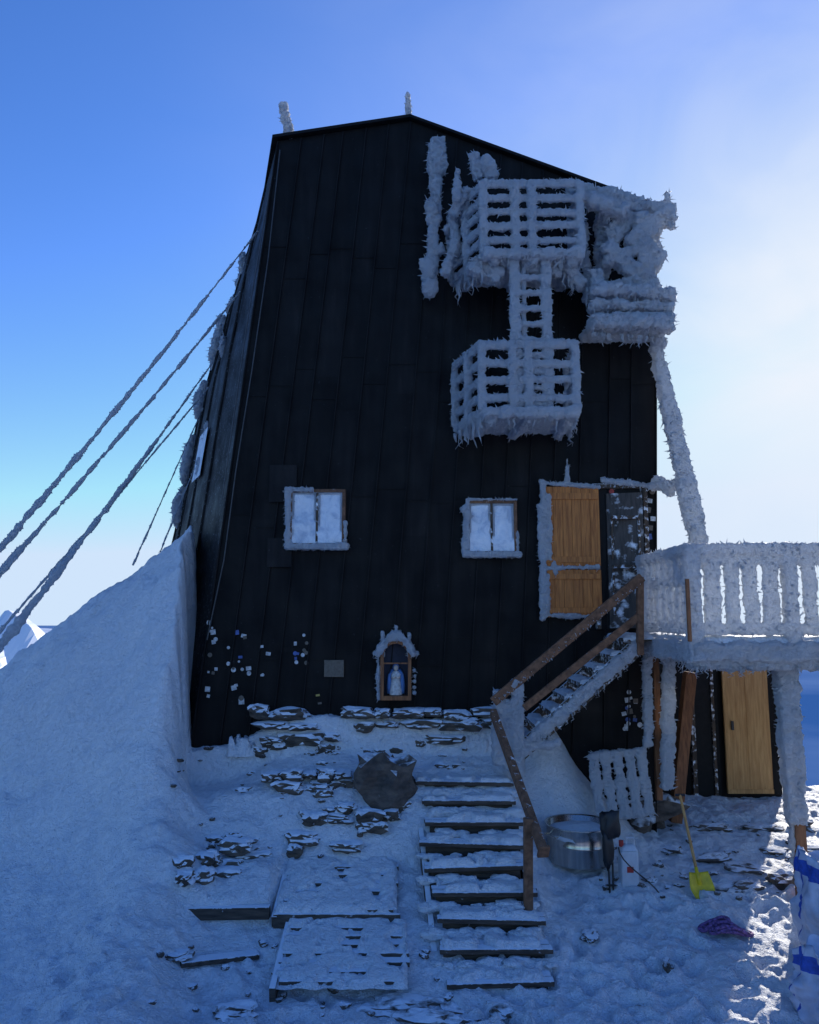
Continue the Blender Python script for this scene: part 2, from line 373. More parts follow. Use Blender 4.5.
# ------------------------------------------------------------------ distant peaks
def ridge(name,cx,cy,L,H,z0,seed,wd):
    vs=[];fs=[];n=120;m=40
    for j in range(m+1):
        for i in range(n+1):
            a=i/n*2-1; b=j/m*2-1; x=a*L; y=b*wd
            e=(1-math.sqrt(b*b+.01)+.005)*(1-abs(a)**1.5)
            f=noise.noise(Vector((a*2.5+seed,b*2,seed)))+.5*noise.noise(Vector((a*6+seed,b*5,seed)))+.25*noise.noise(Vector((a*14+seed,b*11,seed)))
            vs.append((cx+x,cy+y,z0+H*e*(1+0.16*f)))
    for j in range(m):
        for i in range(n): k=j*(n+1)+i; fs.append((k,k+1,k+n+2,k+n+1))
    MB().add(vs,fs).obj(name,M_SNOWCAP)
ridge('distant_mountain',-1780,3400,900,1700,-1500,3.3,1300)
ridge('distant_mountain',-16000,40000,14000,1000,-1500,5.7,4000)

# ------------------------------------------------------------------ HUT
hut=empty('mountain_hut')
YF=12.0
TL=S(277,141,YF); PK=S(410,121,YF); TR=S(668,211,YF); BL=S(190,748,YF)
rx_top=S(657,300,YF); rx_bot=S(657,600,YF)
def left_x(z): t=(z-BL.z)/(TL.z-BL.z); return BL.x+(TL.x-BL.x)*t
def right_x(z):
    t=(z-rx_bot.z)/(rx_top.z-rx_bot.z); return rx_bot.x+(rx_top.x-rx_bot.x)*t
TR=Vector((right_x(TR.z),YF,TR.z))
ZB=-3.6
def roof_z(x):
    if x<PK.x: return TL.z+(PK.z-TL.z)*(x-TL.x)/(PK.x-TL.x)
    return PK.z+(TR.z-PK.z)*(x-PK.x)/(TR.x-PK.x)
YB=18.0
NB=17
edges=[i/NB+(U(-.006,.006) if 0<i<NB else 0) for i in range(NB+1)]
def fac(t,z): return left_x(z)+(right_x(z)-left_x(z))*t
def top_of(t):
    z=8
    for _ in range(12): z=roof_z(fac(t,z))
    return z
tones=[]; levels=[ZB,-0.6,1.6,3.7,5.8]
fv=[];ff=[]
for i in range(NB):
    t0,t1=edges[i],edges[i+1]; jit=U(-.5,.5)
    zt0,zt1=top_of(t0),top_of(t1)
    zs=[ZB]+[L+jit for L in levels[1:]]
    for a in range(len(zs)):
        z0=zs[a]; last=a==len(zs)-1
        z1a=zt0 if last else zs[a+1]; z1b=zt1 if last else zs[a+1]
        off=0.004*(a%2)
        k=len(fv)
        pts=[(fac(t0,z0),z0),(fac(t1,z0),z0)]
        if last and fac(t0,z1a)<PK.x<fac(t1,z1b): pts+=[(fac(t1,z1b),z1b),(PK.x,PK.z),(fac(t0,z1a),z1a)]
        else: pts+=[(fac(t1,z1b),z1b),(fac(t0,z1a),z1a)]
        fv+=[(x,YF-off,z) for x,z in pts]; ff.append(tuple(range(k,k+len(pts)))); tones.append(U(.8,1.25))
me=bpy.data.meshes.new('front_wall'); me.from_pydata(fv,[],ff); me.update(); me.materials.append(M_CLAD)
ca=me.color_attributes.new('tone','FLOAT_COLOR','CORNER')
for p in me.polygons:
    for li in p.loop_indices: ca.data[li].color=(tones[p.index],)*3+(1,)
link(bpy.data.objects.new('front_wall',me),hut)
def tone_obj(mb,name,mat,parent,val=1.0,**k):
    o=mb.obj(name,mat,parent,**k); c=o.data.color_attributes.new('tone','FLOAT_COLOR','CORNER')
    for d in c.data: d.color=(val,val,val,1)
    return o
y0=YF+0.03
MIDP=[(-5.9,-5.2),(-5.15,0.0),(-4.82,1.7),(-4.62,3.0),(-4.36,4.5),(-3.95,6.1),(-3.33,7.8)]
def mid_x(z): return float(np.interp(z,[b for a,b in MIDP],[a for a,b in MIDP]))
left=MB(); zs=[-5.2,0,1.7,3.0,4.5,6.1,TL.z]
vs=[];fs=[]
for z in zs:
    vs+=[(left_x(z),y0,z),((left_x(z)+mid_x(z))/2-.06,14.0,z),(mid_x(z),16,z),(mid_x(z)-.5,YB,z)]
for i in range(len(zs)-1):
    for j in range(3): k=i*4+j; fs.append((k,k+4,k+5,k+1))
left.add(vs,fs); tone_obj(left,'left_wall',M_CLADF,hut,1.3)
body=MB()
fl_=[(left_x(z),y0,z) for z in zs]; bk_=[(mid_x(z)-.5,YB,z) for z in zs]
F=[(right_x(-5.2),y0,-5.2),(right_x(TR.z),y0,TR.z),(PK.x,y0,PK.z)]
Bk=[(right_x(-5.2)+.1,YB,-5.2),(TR.x+.1,YB,TR.z),(PK.x,YB,PK.z)]
vv=fl_+F+bk_+Bk; n1=len(fl_)
fr_i=[0]+[n1,n1+1,n1+2]+list(range(n1-1,0,-1)); o2=n1+3
bk_i=[o2+i for i in fr_i][::-1]
body.add(vv,[tuple(fr_i),tuple(bk_i),(n1,o2+n1,o2+n1+1,n1+1)])
tone_obj(body,'body_walls',M_CLAD,hut)
def side(yy,z):
    a=(left_x(z)+mid_x(z))/2-.06
    return (left_x(z)+(a-left_x(z))*(yy-y0)/(14-y0)) if yy<=14 else a+(mid_x(z)-a)*(yy-14)/2
lw=MB()
for yy in (13.3,14.4,15.4,16.0):
    for i in range(len(zs)-1): lw.beam((side(yy,zs[i])-.01,yy,zs[i]),(side(yy,zs[i+1])-.01,yy,zs[i+1]),.03,.04)
tone_obj(lw,'side_seams',M_CLADF,hut,1.6)
sw_=MB()
sw_.add([(side(13.9,2.5)-.05,13.9,2.5),(side(14.7,2.5)-.05,14.7,2.5),(side(14.7,3.4)-.05,14.7,3.4),(side(13.9,3.4)-.05,13.9,3.4)],[(0,1,2,3)])
sw_.obj('side_window_ice',M_PANE,hut)
sm=MB()
for i in range(0,NB+1):
    t=edges[i]; zt=top_of(t)-0.02
    xb,xt=fac(t,ZB),fac(t,zt)
    if i==NB: xb-=.02; xt-=.02
    if i==0: xb+=.02; xt+=.02
    sm.beam((xb,YF-.020,ZB),(xt,YF-.020,zt),0.018,0.036,up=Vector((0,1,0)))
tone_obj(sm,'standing_seams',M_CLAD,hut,1.35)
lj=MB()
for i in range(NB):
    t0,t1=edges[i],edges[i+1]
    for L in levels[1:]:
        z=L+U(-.45,.45)
        if z<top_of(t0)-.3: lj.beam((fac(t0,z)+.015,YF-.010,z),(fac(t1,z)-.015,YF-.010,z),0.008,0.012)
tone_obj(lj,'lap_joints',M_CLAD,hut,1.0)
rf=MB(); oh=0.10
def roofslab(a,b,a2,b2,th):
    a,b,a2,b2=map(Vector,(a,b,a2,b2)); up=Vector((0,0,th))
    rf.add([a,b,b2,a2,a+up,b+up,b2+up,a2+up],[(3,2,1,0),(4,5,6,7),(0,1,5,4),(1,2,6,5),(2,3,7,6),(3,0,4,7)])
roofslab((TL.x-.06,YF-oh,TL.z),(PK.x,YF-oh,PK.z+.01),(-3.9,YB,TL.z),(PK.x,YB,PK.z+.01),.05)
roofslab((PK.x,YF-oh,PK.z+.01),(TR.x+.15,YF-oh,TR.z-.04),(PK.x,YB,PK.z+.01),(TR.x+.25,YB,TR.z-.04),.05)
tone_obj(rf,'roof',M_CLAD,hut,1.2)
pl=MB()
for (u0,v0,u1,v1) in ((269,465,297,502),(267,538,292,567)):
    a=S(u0,v1,YF-.05); b=S(u1,v0,YF-.05); pl.box(a.x,b.x,YF-.06,YF-.045,a.z,b.z)
tone_obj(pl,'patch_plates',M_CLAD,hut,1.9)

def window(name,u0,v0,u1,v1):
    e=empty(name); e.parent=hut
    a=S(u0,v1,YF); b=S(u1,v0,YF); x0,x1,z0,z1=a.x,b.x,a.z,b.z
    fr=MB(); t=.05; y0_,y1_=YF-.10,YF-.0
    fr.box(x0,x1,y0_,y1_,z1-t,z1); fr.box(x0,x1,y0_-.02,y1_,z0,z0+t)
    fr.box(x0,x0+t,y0_+.003,y1_,z0+t,z1-t); fr.box(x1-t,x1,y0_+.003,y1_,z0+t,z1-t)
    m=(x0+x1)/2
    fr.obj('frame',M_RAIL,e,bevel=.006)
    sg=MB(); sg.box(m-.018,m+.018,y0_+.006,y1_,z0+t,z1-t); sg.obj('mullion',M_WOODF,e)
    sg=MB()
    for p,q_ in ((x0+t,m-.018),(m+.018,x1-t)):
        sg.box(p,p+.03,y0_+.02,y1_,z0+t,z1-t); sg.box(q_-.03,q_,y0_+.02,y1_,z0+t,z1-t)
        sg.box(p+.03,q_-.03,y0_+.02,y1_,z0+t,z0+t+.03); sg.box(p+.03,q_-.03,y0_+.02,y1_,z1-t-.03,z1-t)
    sg.obj('sashes',M_RIME,e)
    pn=MB()
    for p,q_ in ((x0+t,m-.018),(m+.018,x1-t)):
        nx_=24;vs=[];fs=[]
        for j in range(nx_+1):
            for i in range(nx_+1):
                x=p+(q_-p)*i/nx_; z=z0+t+(z1-z0-2*t)*j/nx_
                lowf=max(0,1-j/nx_*1.6)
                vs.append((x,YF-.058-.05*max(0,noise.noise(Vector((x*4,z*4,u0)))+.1)-.03*lowf,z))
        for j in range(nx_):
            for i in range(nx_): k=j*(nx_+1)+i; fs.append((k,k+1,k+nx_+2,k+nx_+1))
        pn.add(vs,fs)
    pn.obj('iced_panes',M_PANE,e,smooth=True)
    sn=MB()
    sn.beam((x0-.05,YF-.10,z0+.0),(x1+.05,YF-.10,z0+.0),.12,.08)
    for _ in range(9): sn.beam((x0-U(0,.04),YF-.09,z0+U(0,.7)*(z1-z0)),(x0-U(-.02,.04),YF-.09,z0+U(.3,.95)*(z1-z0)),.05,.05)
    sn.beam((x1+.0,YF-.08,z0),(x1,YF-.08,z0+.45*(z1-z0)),.035,.05)
    if u0<300:
        sn.beam((x0,YF-.10,z0),(x0-.02,YF-.10,z1+.02),.08,.10); sn.beam((x0,YF-.11,z1-.01),(x0+.38,YF-.11,z1-.01),.05,.06)
    else:
        sn.beam((x0-.05,YF-.09,z1-.1),(x0+.06,YF-.09,z1-.28),.09,.1); sn.beam((x0-.02,YF-.09,z0+.05),(x0-.01,YF-.09,z0+.2),.10,.1)
        sn.beam((x0,YF-.1,z1+.01),(x1,YF-.1,z1+.01),.05,.025); sn.beam((x0+.01,YF-.10,z0),(x0+.02,YF-.10,z1),.05,.05)
    rime('frost',sn,e,voxel=.018,disp=.05,lump=.04,dens=300,l0=.015,l1=.05,w=.01)
window('window',289,490,346,547); window('window_small',466,501,516,555)

def balcony(name,xlb,xlf,xrf,xrb,zf,zt,yf,yb,slats,seed):
    e=empty(name); e.parent=hut
    b=MB()
    c=[Vector((xlb,yb,0)),Vector((xlf,yf,0)),Vector((xrf,yf,0)),Vector((xrb,yb,0))]
    Z=lambda v,z: Vector((v.x,v.y,z))
    for z in slats:
        for i in range(3):
            p,q_=Z(c[i],z),Z(c[i+1],z)
            b.beam(p+Vector((0,0,U(-.02,.02))),q_+Vector((0,0,U(-.02,.02))),.05,U(.085,.115) if z<slats[-1]-.01 else .12)
    posts=[c[0],c[1],c[1].lerp(c[2],.33),c[1].lerp(c[2],.5),c[2],c[3],c[0].lerp(c[1],.5)]
    for p in posts: b.beam(Z(p,zf),Z(p,zt+.03),.10,.10)
    rime('railing',b,e,disp=.06,lump=.05)
    fl=MB(); n=8
    for i in range(n):
        t=i/(n-1); p=c[0].lerp(c[1],t); q_=c[3].lerp(c[2],t)
        fl.beam(Z(p,zf-.03),Z(q_,zf-.03),.17,.12)
    for t in (.12,.5,.9):
        fl.beam(Z(c[0].lerp(c[3],t),zf-.12),Z(c[1].lerp(c[2],t),zf-.11),.1,.12)
    rime('floor_snow',fl,e,voxel=.028,disp=.08,lump=.12,dens=170,l1=.10)
    ic=MB()
    for i in range(3): icicles(ic,Z(c[i],zf-.08),Z(c[i+1],zf-.08),18,.06,.28,.02)
    icicles(ic,Z(c[0],zf-.1),Z(c[1],zf-.1),14,.15,.45,.03)
    ic.obj('icicles',M_RIME,e,smooth=True)
    return e
balcony('lower_balcony',.72,1.05,2.42,2.50,2.92,3.92,11.0,12,[3.12,3.38,3.64,3.92],1)
balcony('upper_balcony',.66,1.10,2.56,2.62,5.34,6.42,11.0,12,[5.54,5.76,5.98,6.20,6.42],2)
ld=MB(); xl,xr=1.56,2.03
for x in (xl,xr): ld.beam((x,11.05,2.9),(x,11.05,5.3),.13,.1)
ld.beam((xl+.14,11.1,2.9),(xl+.14,11.1,5.3),.05,.05)
z=3.05
while z<5.2: ld.beam((xl,11.05,z),(xr,11.05,z),.07,.07); z+=.24
rime('ladder',ld,hut,disp=.06,lump=.05)
pp=MB(); P=S(438,140,11.75); Q=S(430,292,11.75); n=9
for i in range(n):
    a=P.lerp(Q,i/n); b=P.lerp(Q,(i+1)/n); k=.18+.05*math.sin(i*2.1)
    pp.beam(a,b,k*(1.15 if i<3 else .8),.14)
for (u,v,r) in ((436,150,.12),(439,165,.1),(432,205,.1),(428,270,.12),(430,288,.1),(440,250,.05),(447,230,.04)):
    c=S(u,v,11.7); pp.rock(c,r,.08,r*1.6,u,boxy=0)
rime('rime_pipe',pp,hut,disp=.09,lump=.09,l1=.10)
tp=MB()
for (u0,v0,u1,v1,k,d) in ((457,170,457,200,.05,11.3),(473,155,478,180,.12,11.3),(483,160,493,178,.16,11.3),(468,190,452,215,.12,11.4),(452,210,456,255,.10,11.6),(455,240,445,275,.11,11.5),
    (470,265,500,278,.2,11.2),(500,262,560,272,.16,11.2),(560,262,583,285,.13,11.2)):
    tp.beam(S(u0,v0,d),S(u1,v1,d),k,k)
rime('rime_clumps',tp,hut,disp=.09,lump=.13,l1=.10)
hp=empty('hoist_platform'); hp.parent=hut
m_=MB()
B=[
 (568,190,640,206,11.4,.20,.2),(640,206,672,212,11.4,.16,.2),(578,198,625,212,11.2,.14,.2),
 (602,200,601,300,11.6,.14,.15),(640,215,650,300,11.3,.14,.15),(655,215,655,270,11.8,.12,.12),
 (630,215,610,240,11.4,.24,.18),(640,235,670,215,11.3,.22,.15),(668,208,672,228,11.3,.12,.1),(668,192,668,205,11.3,.06,.06),
 (605,262,655,245,11.3,.12,.14),(605,245,640,280,11.3,.18,.2),(630,235,660,262,11.3,.22,.2),
 (595,270,600,325,11.2,.12,.14),(668,290,668,330,11.2,.12,.12),
 (592,290,672,296,11.1,.12,.3),(592,305,670,308,11.1,.10,.2),(592,322,672,325,11.1,.16,.3),
 (605,295,655,282,11.4,.26,.3),(630,312,668,314,11.3,.2,.3),(658,300,658,345,11.6,.14,.14),
 (583,225,588,300,11.6,.05,.1),(560,262,583,285,11.5,.1,.1)]
for u0,v0,u1,v1,d,wd,dp_ in B: m_.beam(S(u0,v0,d),S(u1,v1,d),dp_,wd,up=Vector((0,0,1)))
rime('rimed_frame',m_,hp,voxel=.026,disp=.10,lump=.15,dens=190,l1=.11,w=.018)
pf=MB(); a=S(592,300,11.1); b=S(672,300,11.1); pf.box(a.x,b.x,11.0,12,a.z-.34,a.z-.24)
rime('rimed_floor',pf,hp,disp=.08,lump=.1)
ic=MB()
icicles(ic,S(592,332,11.1),S(668,338,11.1),30,.06,.22); icicles(ic,S(560,268,11.2),S(590,290,11.2),12,.1,.45); icicles(ic,S(600,215,11.3),S(640,220,11.3),14,.06,.25)
ic.obj('icicles',M_RIME,hp,smooth=True)
st=MB(); a=S(655,345,11.7); b=S(700,548,11.2); n=10
for i in range(n):
    p=a.lerp(b,i/n); q_=a.lerp(b,(i+1)/n); st.beam(p,q_,.13+.09*min(1,i/4)+U(-.02,.02),.18)
st.beam(S(650,487,11.9),S(690,482,11.4),.14,.10); st.beam(S(655,479,11.9),S(672,492,11.6),.1,.12)
st.beam(S(601,480,11.9),S(652,486,11.9),.05,.07)
rime('roof_strut',st,hut,disp=.07,lump=.08,l1=.09)
for nme,(u0,v0,u1,v1,k) in {'roof_vent':(290,140,284,108,.13),'roof_rod':(409,120,408,99,.07)}.items():
    r_=MB(); p=S(u0,v0,12.1); q_=S(u1,v1,12.1)
    for i in range(4): r_.rock(p.lerp(q_,i/3),k*.55,k*.55,.11,i+3,.3,0,.2)
    r_.beam(p,q_,k*.7,k*.7); rime(nme,r_,hut,voxel=.02,disp=.06,lump=.05,dens=300)
lf=MB()
for z in np.arange(1.9,7.5,.09):
    nn_=noise.noise(Vector((z*1.7,3,2)))
    if nn_<-.28: continue
    r=.03+.07*R()+.10*max(0,nn_)+(.04 if 2.2<z<3.4 or 5.3<z<6.2 else 0)
    lf.rock((mid_x(z)+.04,15.95+U(-.3,.05),z),r*.7,r*1.3,r*1.7,int(z*50),boxy=0)
for z in (2.0,2.5,2.9,3.3,5.0,5.5,6.6): lf.rock((side(14.2,z)-.02,14.2+U(-.4,.6),z+U(-.2,.2)),.05,.16,.2,int(z*31),boxy=0)
rime('side_wall_frost',lf,hut,voxel=.03,disp=.11,lump=.08,dens=170,l1=.12)
wr=MB(); pts=[S(280,150,11.93),S(268,260,11.93),S(252,370,11.93),S(236,470,11.93),S(224,560,11.93),S(207,640,11.93)]
wr.tube(pts,.011,6); pts=[S(272,175,11.94),S(246,330,11.94),S(222,500,11.94)]; wr.tube(pts,.009,6)
wr.obj('lightning_conductor',M_CABLE,hut)

dr=empty('entrance_door'); dr.parent=hut
a=S(600,616,YF); b=S(641,489,YF)
v_=MB(); v_.box(a.x,b.x,YF-.02,YF-.008,-.22,b.z); v_.obj('opening',M_VOID,dr)
fr=MB(); fr.box(a.x-.07,a.x,YF-.09,YF,-.22,b.z+.07); fr.box(b.x,b.x+.07,YF-.09,YF,-.22,b.z+.07); fr.box(a.x,b.x,YF-.088,YF,b.z,b.z+.07)
fr.obj('frame',M_WOODF,dr,bevel=.008)
lf_=MB(); x0=a.x+.14; x1=b.x-.04
lf_.add([(x0,YF-.05,-.2),(x1,YF-.18,-.2),(x1,YF-.18,b.z-.08),(x0,YF-.05,b.z-.08),(x0,YF-.0,-.2),(x1,YF-.13,-.2),(x1,YF-.13,b.z-.08),(x0,YF-.0,b.z-.08)],
 [(0,1,2,3),(7,6,5,4),(0,4,5,1),(1,5,6,2),(2,6,7,3),(3,7,4,0)])
lf_.obj('leaf',M_DDOOR,dr)
tr=MB()
for (za,zb_) in ((0.0,.75),(.85,1.5)):
    for s0,s1 in ((.1,.16),(.84,.9)):
        xa=x0+(x1-x0)*s0; xb=x0+(x1-x0)*s1; yy=YF-.05-.13*s0-.02
        tr.box(xa,xb,yy-.012,yy+.02,za,zb_)
    tr.box(x0+.06,x1-.06,YF-.2,YF-.13,zb_-.05,zb_)
tr.obj('leaf_panels',M_WOODF,dr)
sh=empty('door_shutter'); sh.parent=hut
a=S(546,617,YF-.1); b=S(598,487,YF-.1)
n=6; up_=MB(); gap=S(570,568,YF-.1).z
for i in range(n):
    xa=a.x+(b.x-a.x)*i/n+.002; xb=a.x+(b.x-a.x)*(i+1)/n-.002; o_=U(0,.003)
    up_.box(xa,xb,YF-.13-o_,YF-.09,gap+.03,b.z); up_.box(xa,xb,YF-.13-o_,YF-.09,a.z,gap-.03)
up_.obj('planks',M_SHUT,sh,bevel=.002)
br=MB(); br.box(a.x+.02,b.x-.02,YF-.155,YF-.138,b.z-.2,b.z-.10); br.box(a.x+.02,b.x-.02,YF-.155,YF-.138,gap+.08,gap+.17)
br.box(a.x+.02,b.x-.02,YF-.155,YF-.138,a.z+.06,a.z+.14); br.box(a.x+.02,b.x-.02,YF-.155,YF-.138,gap-.17,gap-.09)
br.box(a.x,b.x,YF-.088,YF-.03,a.z,b.z)
br.obj('battens',M_SHUT,sh,bevel=.004)
ff_=MB()
for (u0,v0,u1,v1,k) in ((543,480,543,620,.07),(540,505,541,560,.06),(545,483,600,487,.05),(546,568,598,567,.045),(567,458,567,485,.035),(546,575,547,617,.08),(546,615,598,617,.05),(548,495,549,560,.07),(553,560,556,575,.05)):
    ff_.beam(S(u0,v0,YF-.13),S(u1,v1,YF-.13),k,k)
rime('frost',ff_,sh,voxel=.018,disp=.06,lump=.06,dens=300,l0=.015,l1=.055,w=.01)

groups={'w':M_WHITE,'y':M_YST,'b':M_BLUE,'r':M_RED,'g':M_GREY}
bufs={k:MB() for k in groups}
def sticker(u,v,s,kind,asp=1.0):
    c=S(u,v,YF); k=bufs[kind]; y=YF-.031-U(0,.004)
    if R()<.45:
        n=10; vs=[(c.x+s*math.cos(2*math.pi*i/n),y,c.z+s*math.sin(2*math.pi*i/n)) for i in range(n)]; k.add(vs,[tuple(range(n))])
    else:
        t=U(-.25,.25); pts=[(-1,-asp),(1,-asp),(1,asp),(-1,asp)]
        k.add([(c.x+s*(x*math.cos(t)-z*math.sin(t)),y,c.z+s*(x*math.sin(t)+z*math.cos(t))) for x,z in pts],[(0,1,2,3)])
for _ in range(12): sticker(U(207,217),U(622,700),U(.015,.04),random.choice('wwwwg'))
for _ in range(16): sticker(U(226,250),U(628,705),U(.015,.042),random.choice('wwwgbw'),U(.6,1.2))
for _ in range(4): sticker(U(262,280),U(645,690),U(.02,.04),random.choice('wwg'),.7)
for _ in range(11): sticker(U(294,312),U(635,668),U(.018,.04),random.choice('wwwgbg'),U(.6,1.3))
sticker(318,695,.03,'y',.5); sticker(320,703,.03,'g',.5)
for v in range(492,545,9): sticker(650+U(-3,3),v,.045,random.choice('wbg'),U(.6,1))
for _ in range(16): sticker(U(620,640),U(685,730),U(.02,.045),random.choice('wwgb'),U(.6,1.3))
for _ in range(4): sticker(608+U(-5,5),U(488,497),.04,random.choice('wrg'),.6)
for k,b in bufs.items():
    if b.v: b.obj('stickers_'+k,groups[k],hut)
pq=MB(); a=S(324,677,YF-.05); b=S(344,660,YF-.05); pq.box(a.x,b.x,YF-.06,YF-.035,a.z,b.z); pq.obj('brass_plaque',M_GREY,hut,bevel=.005)

# ---- shrine
shr=empty('wall_shrine')
c=S(396,700,YF); cx0=c.x; zb_=c.z+.02; wv=.23; zt_=S(396,655,YF).z
def arch(r,n=14,z=zt_): return [(cx0+r*math.cos(math.pi*i/n),z+r*math.sin(math.pi*i/n)) for i in range(n+1)]
fr=MB()
o_=[(cx0+wv,zb_)]+arch(wv)+[(cx0-wv,zb_)]; i_=[(cx0+wv-.05,zb_+.06)]+arch(wv-.05)+[(cx0-wv+.05,zb_+.06)]
n=len(o_); yf_=YF-.24
vs=[(x,yf_,z) for x,z in o_]+[(x,yf_,z) for x,z in i_]+[(x,YF-.03,z) for x,z in o_]+[(x,YF-.03,z) for x,z in i_]
fs=[]
for i in range(n):
    j=(i+1)%n
    fs+=[(i,j,n+j,n+i),(i,2*n+i,2*n+j,j),(n+i,n+j,3*n+j,3*n+i)]
fr.add(vs,fs); fr.obj('arched_frame',M_POST,shr)
bk=MB(); bk.add([(x,YF-.035,z) for x,z in i_],[tuple(range(n))]); bk.obj('niche_back',M_NICHE,shr)
mo=MB(); mo.box(cx0-wv+.05,cx0+wv-.05,yf_+.008,yf_+.018,zt_-.12,zt_-.10); mo.obj('glazing_bars',M_POST,shr)
sr=MB()
prof=[(.0,.10),(.05,.105),(.14,.085),(.24,.07),(.30,.078),(.335,.05),(.35,.03)]
vs=[];fs=[];n2=14
for z,r in prof:
    for j in range(n2): t=2*math.pi*j/n2; vs.append((cx0+r*math.cos(t)*(1+.08*math.sin(5*t)),YF-.13+.7*r*math.sin(t),zb_+.07+z))
for i in range(len(prof)-1):
    for j in range(n2): fs.append((i*n2+j,i*n2+(j+1)%n2,(i+1)*n2+(j+1)%n2,(i+1)*n2+j))
sr.add(vs,fs); sr.obj('statue_robe',M_WHITE,shr,smooth=True)
mnt=MB()
for sx in (-1,1): mnt.tube([(cx0+sx*.05,YF-.12,zb_+.44),(cx0+sx*.085,YF-.12,zb_+.36),(cx0+sx*.10,YF-.12,zb_+.2),(cx0+sx*.09,YF-.12,zb_+.09)],[.03,.035,.04,.045],8)
mnt.rock((cx0,YF-.11,zb_+.47),.05,.05,.06,1,boxy=0,rough=.05); mnt.obj('statue_mantle',M_MANTLE,shr,smooth=True)
hd=MB(); hd.rock((cx0,YF-.145,zb_+.465),.035,.035,.045,1,boxy=0,rough=.03)
for sx in (-1,1): hd.tube([(cx0+sx*.06,YF-.16,zb_+.32),(cx0+sx*.01,YF-.2,zb_+.33)],[.018,.014],6)
hd.obj('statue_head_hands',M_SKIN,shr,smooth=True)
sf=MB(); ar=arch(wv+.03)
for i in range(len(ar)-1): sf.beam((ar[i][0],YF-.18,ar[i][1]),(ar[i+1][0],YF-.18,ar[i+1][1]),.16,.06)
sf.beam((cx0-wv-.05,YF-.2,zt_),(cx0-.03,YF-.2,zt_+wv+.12),.12,.06); sf.beam((cx0+wv+.05,YF-.2,zt_),(cx0+.03,YF-.2,zt_+wv+.12),.12,.06)
for sx,h in ((-.2,.24),(0,.32),(.2,.22),(-.1,.14),(.1,.12)): sf.beam((cx0+sx,YF-.2,zt_+.1+(.15 if abs(sx)<.15 else 0)),(cx0+sx,YF-.2,zt_+.12+h),.035,.035)
sf.beam((cx0-wv-.03,YF-.2,zb_),(cx0-wv-.03,YF-.2,zt_),.05,.04)
for i in range(5): sf.beam((cx0+wv+.03,YF-.2,zb_+.1+i*.08),(cx0+wv+.06,YF-.2,zb_+.12+i*.08),.04,.04)
rime('frost',sf,shr,voxel=.016,disp=.05,lump=.06,dens=600,l0=.015,l1=.06,w=.009)

# ------------------------------------------------------------------ guy cables
def cable(a,b,r0,r1,sag,spk=.06):
    e=empty('guy_cable')
    a=Vector(a);b=Vector(b); d=(b-a); n=int(d.length/.025); pts=[];rad=[]
    for i in range(n*2):
        t=i/n; p=a+d*t; p.z-=sag*math.sin(min(t,1)*math.pi)
        if t>1.0: break
        g=noise.noise(Vector((p.x*3,p.y*3,p.z*3)))*.8+noise.noise(p*14)*.6
        rr=(r0+(r1-r0)*min(1,t)); pts.append(p+Vector((noise.noise(p*6),noise.noise(p*6+Vector((9,9,9))),0))*rr*.4); rad.append(max(.008,rr*(1+g*.9)))
    c=MB(); c.tube(pts,.009,5); c.obj('wire',M_CABLE,e)
    f=MB(); f.tube(pts,rad,8); f.obj('rime_coat',M_RIME,e,smooth=True)
    s_=MB().spikes(f,260,.01,spk,.010,bias=Vector((-.2,-.2,-.5))); s_.obj('rime_feathers',M_RIME,e)
cable(S(258,231,12.8),S(-120,690,8.6),.015,.044,.10)
cable(S(240,292,13.6),S(-120,706,8.8),.017,.042,.10)
cable(S(213,362,15),S(-60,722,10.2),.014,.064,.10,.10)
cable(S(208,388,15),S(-70,710,11),.012,.032,.05)
cable(S(203,408,15.3),S(133,565,13),.009,.016,.0)
cable(S(206,440,15.3),S(160,552,13),.009,.014,.0)

# ------------------------------------------------------------------ stone foundation + rocks
sw=MB(); k=0
for row,v0 in enumerate((713,725,737)):
    u=(250,256,262)[row]
    while u<488:
        wpx=U(13,40)
        if R()<(.12,.25,.45)[row]: u+=wpx; continue
        c=S(u+wpx/2,v0+U(-2.5,2.5),11.88)
        sw.rock((c.x,c.y+U(-.07,.03)-.03*row,c.z),wpx/65/2*.95,.16,.085*U(.6,1.25),k,.42,U(-.2,.2),.6); k+=1; u+=wpx
sw.obj('stone_foundation',M_STONE)
tcap=MB(); snowcap(tcap,S(228,745,11.8).x,S(490,745,11.8).x,11.70,11.98,-1.93,.16,.03,21,dn=.12,patch=.25); tcap.obj('snow_on_foundation',M_SNOWCAP,smooth=True)
rb=MB(); stones=[]
for (u0,u1,v0,v1,n) in ((250,352,772,790,8),(285,350,800,816,4),(195,330,828,852,9),(225,330,788,800,5),(352,415,775,822,5),(176,240,845,872,6),(230,300,742,752,6),(300,480,742,756,12),(300,480,758,775,6)):
    for _ in range(n): stones.append((U(u0,u1),U(v0,v1)))
for (u,v) in stones:
    c=G(u,v); s=U(.05,.15); rb.rock((c.x,c.y+.03,c.z-.02),s,s*.7,s*U(.4,.65),k,.45,U(-.5,.5),.5); k+=1
rb.obj('stone_rubble',M_STONE)
tw=MB()
def course(ua,ub,va,vb,rows,skip=.12):
    for r_ in range(rows):
        u=ua+U(0,12)
        while u<ub:
            wpx=U(12,34); t=(u-ua)/(ub-ua); v=va+(vb-va)*t
            if R()>skip:
                c=G(u+wpx/2,v+8)
                h=U(.045,.085); tw.rock((c.x,c.y+.06*r_+U(-.02,.06),c.z+.0+.12*r_),wpx/72/2*.97,.14,h,len(tw.v)%997,.45,U(-.2,.2),.6)
            u+=wpx
